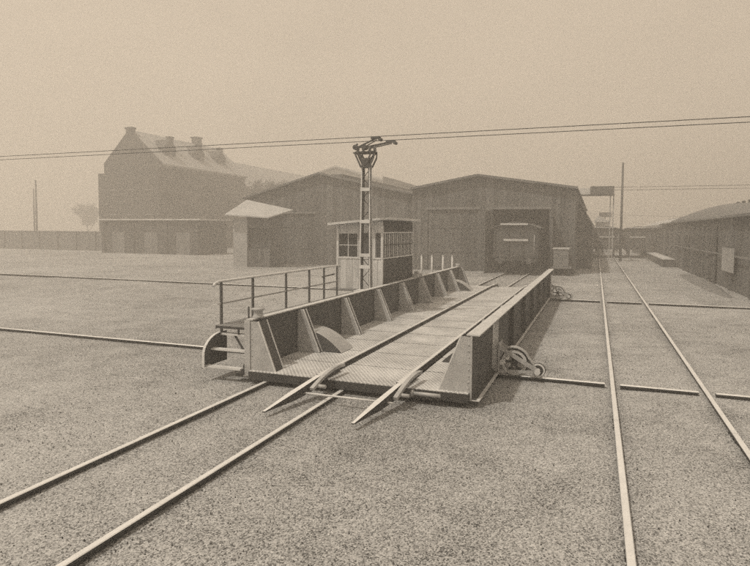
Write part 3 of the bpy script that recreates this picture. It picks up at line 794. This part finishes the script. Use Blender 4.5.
# roof with dark lantern just above the right slope of the left shed
D0 = (-30, 96, 0)
b3 = thing('workshop_hall', 'far workshop hall with a dark slanted roof lantern between the two sheds', 'hall', D0)
w = MB(); w.prism([(-50, 96, 0), (-27, 96, 0), (-27, 96, 8.8), (-44, 96, 14.0), (-50, 96, 12.2)], (0, 14, 0)); w.build('wall', 'plaster', b3, D0)
MB().prism([(-50.5, 95.5, 12.08), (-44, 95.5, 14.02), (-26.5, 95.5, 8.68), (-26.5, 95.5, 8.95), (-44, 95.5, 14.3), (-50.5, 95.5, 12.35)], (0, 15, 0)).build('roof', 'slate', b3, D0)
MB().prism([(-34.6, 94.6, 12.1), (-29.2, 94.6, 10.45), (-29.2, 94.6, 10.2), (-34.6, 94.6, 10.9)], (0, 6, 0)).build('roof_lantern', 'steel_dark', b3, D0)
for x in (-48, -44, -40, -36, -32): MB().box(x, x + 1.8, 95.92, 95.996, 3, 7).build('window', 'glass', b3, D0)

# ---------------------------------------------------------------- long low shed on the right
S0 = (6.2, 31, 0)
ls = thing('long_shed', 'long low dark shed with arched near roof along the right edge', 'shed', S0)
w = MB()
w.box(6.2, 6.4, 27, 65, 0, 3.7); w.box(6.402, 16, 27, 27.2, 0, 3.7); w.box(6.402, 16, 64.8, 65, 0, 3.7)
w.box(6.2, 6.4, 65.002, 98, 0, 3.25); w.box(6.402, 14, 97.8, 98, 0, 3.25)
for y in range(28, 98, 4): w.box(6.06, 6.198, y, y + .3, 0, 3.2)
w.build('wall', 'shed', ls, S0)
# barrel roof: arc across x, hipped at its far end
n = 12; k = MB(); pr = []
yy = [26.6, 34, 42, 48, 54, 58, 62, 65.2]; sc_ = [.15, .28, .55, .85, 1, .82, .42, .06]
vs = []
for j, (Y, s_) in enumerate(zip(yy, sc_)):
    for i in range(n + 1):
        a = i / n; vs.append((5.95 + a * 10.4, Y, 3.62 + s_ * 1.6 * math.sin(a * math.pi) ** .8))
fs = [(j * (n + 1) + i, j * (n + 1) + i + 1, (j + 1) * (n + 1) + i + 1, (j + 1) * (n + 1) + i) for j in range(7) for i in range(n)]
fs.append(tuple(range(n + 1)))
k._add(vs, fs, 0, True); ro = k.build('arched_roof', 'shedroof', ls, S0)
so = ro.modifiers.new('thick', 'SOLIDIFY'); so.thickness = .1
k = MB(); k.prism([(5.9, 65.4, 3.2), (10, 65.4, 4.6), (14.3, 65.4, 3.2), (14.3, 65.4, 3.32), (10, 65.4, 4.72), (5.9, 65.4, 3.32)], (0, 33, 0)); lr = k.build('low_roof', 'shedroof', ls, S0)
for y in (66.5, 73, 79.5, 86, 92):
    k = MB().prism([(6.5, y, 3.56), (8.9, y, 4.36), (8.9, y, 4.46), (6.5, y, 3.66)], (0, 3.4, 0)); k.build('skylight', 'roofpale', lr, S0)
for y in (50, 52, 54, 56): MB().tube([(11, y, 4.9), (11, y, 5.28)], .12, 10).tube([(11, y, 5.28), (11, y, 5.4)], [.2, .03], 10).build('roof_ventilator', 'steel_dark', ro, S0)
MB().box(5.98, 6.018, 31.0, 33.6, .95, 2.1).build('hatch', 'slate', ls, S0)
MB().box(6.02, 6.058, 27, 56, 1.7, 1.78).build('wall_beam', 'wood', ls, S0)
for y in (36, 41, 46, 51, 59, 66, 73, 80): MB().box(6.12, 6.196, y, y + 2.2, .1, 2.6).build('door', 'boards_dark', ls, S0)
# loading edge with pale coping
k = MB().box(5.1, 5.9, 52, 96, 0, .6); k.box(5.05, 5.95, 51.95, 96.05, .602, .68, 1)
tag(k.build('loading_platform', ['brick', 'roofpale'], None), 'low loading platform with pale edge in front of the long right shed', 'platform')
# cinder heap along the shed foot
def heap(name, cx, cy, rx, ry, h, mat_, label, cat):
    from mathutils import noise
    n, m_ = 36, 12; k = MB(); vs = [(0, 0, h)]
    for j in range(1, m_ + 1):
        q = j / m_
        for i in range(n):
            a = 2 * math.pi * i / n; e = 1 + .25 * noise.noise(Vector((math.cos(a) * 2, math.sin(a) * 2, cx)))
            x_, y_ = rx * q * e * math.cos(a), ry * q * e * math.sin(a)
            z = h * (1 - q ** 1.6) + (noise.noise(Vector((x_ * 2.3, y_ * 2.3, 3))) * .12 * h if q < 1 else 0)
            vs.append((x_, y_, z if j < m_ else -.04))
    fs = [(0, 1 + i, 1 + (i + 1) % n) for i in range(n)]
    for j in range(m_ - 1):
        for i in range(n): fs.append((1 + j * n + i, 1 + (j + 1) * n + i, 1 + (j + 1) * n + (i + 1) % n, 1 + j * n + (i + 1) % n))
    k._add(vs, fs, 0, True); o = k.build(name, mat_); o.location = (cx, cy, 0); tag(o, label, cat); return o
heap('cinder_heap', -27.2, 44.5, 1.7, 1.2, .55, 'coal', 'low dark cinder heap on the pale ground before the lean-to', 'heap')
heap('cinder_heap', 5.5, 36.5, .6, 8.5, .3, 'coal', 'long dark cinder heap at the foot of the long right shed', 'heap')

# ---------------------------------------------------------------- signal platform, poles and wires at the back right
G0 = (1.0, 60, 0)
gn = thing('signal_gantry', 'tall gantry on two posts carrying a dark box beside the right shed', 'gantry', G0)
MB().box(-.62, 1.5, 59.6, 60.6, 6.4, 7.15).build('box', 'web', gn, G0, bevel=.03)
MB().box(-1.6, -.624, 59.8, 60.4, 6.3, 7.0).build('side_box', 'roofpale', gn, G0)
MB().box(-1.8, 1.55, 59.5, 60.7, 6.28, 6.38).build('beam', 'steel_dark', gn, G0)
for x in (1.2, 1.48): MB().box(x - .05, x + .05, 59.95, 60.05, 0, 6.28).build('post', 'steel', gn, G0)
k = MB().box(-1.5, -1.4, 59.95, 60.05, 0, 6.28); k.build('post', 'steel', gn, G0)
def pole(x, y, h, r, label, arms=()):
    k = MB().tube([(x, y, -.2), (x, y, h)], [r * 1.2, r * .8], 10)
    for z in arms: k.bar((x - .6, y, z), (x + .6, y, z), .08, .08)
    return tag(k.build('pole', 'bark', None), label, 'pole')
pole(2.22, 60, 9.35, .11, 'tall slim dark pole standing right of the gantry')
pole(-86.0, 70, 10.6, .16, 'taller of the two slim poles at the far left')
pole(-89.0, 72, 9.4, .12, 'shorter of the two slim poles at the far left', ())
# small distant sign and the wires
k = MB().box(.35, 2.0, 90, 90.3, 4.9, 5.6); k.tube([(1.15, 90.15, 0), (1.15, 90.15, 4.9)], .06, 8)
tag(k.build('far_signal', 'web', None, bevel=.02), 'small dark signal board on a post far behind the gantry', 'signal')
o = MB().box(-.1, 1.6, 84, 88, 0, 4.1).prism([(-.3, 83.7, 4.102), (1.8, 83.7, 4.102), (.2, 83.7, 5.0)], (0, 4.6, 0), 1).build('small_gable_hut', ['plaster', 'roofpale'])
tag(o, 'small far hut with pale gable behind the wagon at the track end', 'hut')
for z, lb in ((7.05, 'upper wire running right from the gantry'), (6.78, 'lower wire running right from the gantry')):
    tag(sag_wire((1.5, 60, z), (34, 60.5, z + .0), .022, .0).build('overhead_wire', 'steel_dark'), lb, 'overhead wire', 'wires from the gantry')
tag(sag_wire((2.0, 90.1, 5.3), (30, 89, 4.9), .02, .3).build('overhead_wire', 'steel_dark'), 'thin far wire leaving the small signal board', 'overhead wire')

# ---------------------------------------------------------------- trees
def make_tree(seed, h, wdt, leaves, name, label, group, leaf_size=.16):
    rnd = random.Random(seed)
    t = thing(name, label, 'tree', (0, 0, 0), group)
    k = MB(); tips = []
    def branch(p, d, ln, r, lv):
        q = p; P = [p]; R2 = [r]
        for i in range(4):
            d = (d + Vector((rnd.uniform(-.22, .22), rnd.uniform(-.22, .22), rnd.uniform(-.05, .15)))).normalized()
            q = q + d * ln / 4; P.append(q); R2.append(r * (1 - .14 * (i + 1)))
        k.tube(P, R2, 6 if lv else 10)
        if lv >= 3: tips.append(q); tips.append(P[2]); return
        for i in range(4 if lv else 6):
            a = rnd.random() * 6.28; s = P[rnd.choice((2, 3, 4))]; up = .5 if lv else .8
            nd = (Vector((math.cos(a), math.sin(a), up * rnd.uniform(.4, 1.3)))).normalized()
            branch(s, nd, ln * rnd.uniform(.5, .75), r * .5, lv + 1)
    branch(Vector((0, 0, -.1)), Vector((0, 0, 1)), h * .48, h * .022, 0)
    mx = max(math.hypot(q.x, q.y) for q in tips); mz = max(q.z for q in tips)
    k.v = [(x * min(1, wdt / 2 / mx) if z > h * .1 else x, y * min(1, wdt / 2 / mx) if z > h * .1 else y, z * h * .94 / mz if z > 0 else z) for x, y, z in k.v]
    tips = [Vector((q.x * min(1, wdt / 2 / mx), q.y * min(1, wdt / 2 / mx), q.z * h * .94 / mz)) for q in tips]
    k.build('trunk', 'bark', t)
    c = MB()
    for i in range(leaves):
        q = tips[i % len(tips)]; p = q + Vector((rnd.gauss(0, .32), rnd.gauss(0, .32), rnd.gauss(0, .26))) * (h * .1)
        a = Vector((rnd.uniform(-1, 1), rnd.uniform(-1, 1), rnd.uniform(-1, 1))).normalized(); b = a.orthogonal().normalized()
        s = leaf_size * rnd.uniform(.6, 1.5)
        c._add([p - a * s, p + b * s * .6, p + a * s, p - b * s * .6], [(0, 1, 2, 3)], 0)
    c.build('crown', 'leaf', t)
    return t
TG = 'trees beyond the yard'
ta = make_tree(3, 11, 7.5, 6500, 'broadleaf_tree', 'dark full tree right of the tall brick house, nearest the house', TG)
ta.location = (-50.5, 84, 0)
for loc, s_, rz, lb in (((-46.8, 80, 0), .95, 1.3, 'dark tree between the brick house and the left shed'),
                       ((-50.3, 77, 0), .8, 2.9, 'dark tree close behind the roof of the left shed')):
    c = copy_tree(ta); c.location = loc; c.scale = (s_,) * 3; c.rotation_euler = (0, 0, rz); c['label'] = lb
FG = 'faint trees behind the board fence'
for loc, s_, rz, lb in (((-128, 120, -1), .95, 1.2, 'faint small tree above the fence at the far left edge'),
                       ((-117, 124, -1), 1.1, 0.4, 'faint broad tree above the fence, right of the two poles'),
                       ((-108, 126, -1), .9, 3.1, 'faint tree above the fence midway to the brick house'),
                       ((-98, 122, -1), .8, 4.2, 'faint low tree above the fence next to the brick house')):
    c = copy_tree(ta); c.location = loc; c.scale = (s_ * 1.25, s_ * 1.25, s_); c.rotation_euler = (0, 0, rz); c['label'] = lb; c['group'] = FG
# ---------------------------------------------------------------- haze
HZD = .0088
hb = MB().box(-540, 540, -540, 540, -1, 30).build('haze', 'ground')
struct(hb, 'stuff'); hb['label'] = 'pale smoky haze filling the air of the yard'; hb['category'] = 'haze'
hm = bpy.data.materials.new('haze_air'); hm.use_nodes = True; nt = hm.node_tree; nt.nodes.clear()
out = nt.nodes.new('ShaderNodeOutputMaterial'); pv = nt.nodes.new('ShaderNodeVolumePrincipled')
pv.inputs['Color'].default_value = (1, .97, .93, 1); pv.inputs['Density'].default_value = HZD; pv.inputs['Anisotropy'].default_value = .3
nt.links.new(pv.outputs[0], out.inputs['Volume'])
hb.data.materials.clear(); hb.data.materials.append(hm)

# ---------------------------------------------------------------- light
EL, AZ = 59, 219            # sun high behind the camera's left shoulder
wd = bpy.data.worlds.new('World'); sc.world = wd; wd.use_nodes = True
N = wd.node_tree.nodes; L = wd.node_tree.links
bg = N['Background']; bg.inputs['Strength'].default_value = .1
sky = N.new('ShaderNodeTexSky'); sky.sky_type = 'NISHITA'; sky.sun_disc = False
sky.sun_elevation = rad(EL); sky.sun_rotation = rad(AZ); sky.dust_density = 4; sky.air_density = 2
bw = N.new('ShaderNodeRGBToBW'); L.new(sky.outputs[0], bw.inputs[0])
pw = math_node(N, L, 'POWER', bw.outputs[0], .18)
cm = N.new('ShaderNodeVectorMath'); cm.operation = 'SCALE'; cm.inputs[0].default_value = (1.0, .825, .63); 
tcw = N.new('ShaderNodeTexCoord'); cn = N.new('ShaderNodeTexNoise'); cn.inputs['Scale'].default_value = 3.5; cn.inputs['Detail'].default_value = 7; cn.inputs['Roughness'].default_value = .6
mpw = N.new('ShaderNodeMapping'); mpw.inputs['Scale'].default_value = (1, 1, 2.6); L.new(tcw.outputs['Generated'], mpw.inputs['Vector']); L.new(mpw.outputs[0], cn.inputs['Vector'])
cl = math_node(N, L, 'MULTIPLY_ADD', cn.outputs[0], .34, .83)
L.new(math_node(N, L, 'MULTIPLY', math_node(N, L, 'MULTIPLY', pw, 5.05), cl), cm.inputs['Scale'])
L.new(cm.outputs[0], bg.inputs['Color'])
sn = bpy.data.lights.new('sun', 'SUN'); sn.energy = 2.8; sn.angle = rad(2.5); sn.color = (1, .90, .755)
so = bpy.data.objects.new('sun', sn); col.objects.link(so)
# direction the sun stands in: Nishita rotation measured clockwise from +Y
sd = Vector((math.sin(rad(AZ)) * math.cos(rad(EL)), math.cos(rad(AZ)) * math.cos(rad(EL)), math.sin(rad(EL))))
so.rotation_euler = sd.to_track_quat('Z', 'Y').to_euler()

sc.view_settings.view_transform = 'Standard'; sc.view_settings.look = 'None'; sc.view_settings.gamma = 1
sc.view_settings.exposure = 0; sc.view_settings.use_curve_mapping = False
sc.cycles.use_denoising = False
sc.cycles.use_adaptive_sampling = True; sc.cycles.adaptive_threshold = .2; sc.cycles.adaptive_min_samples = 16
sc.cycles.volume_bounces = 1; sc.cycles.max_bounces = 6
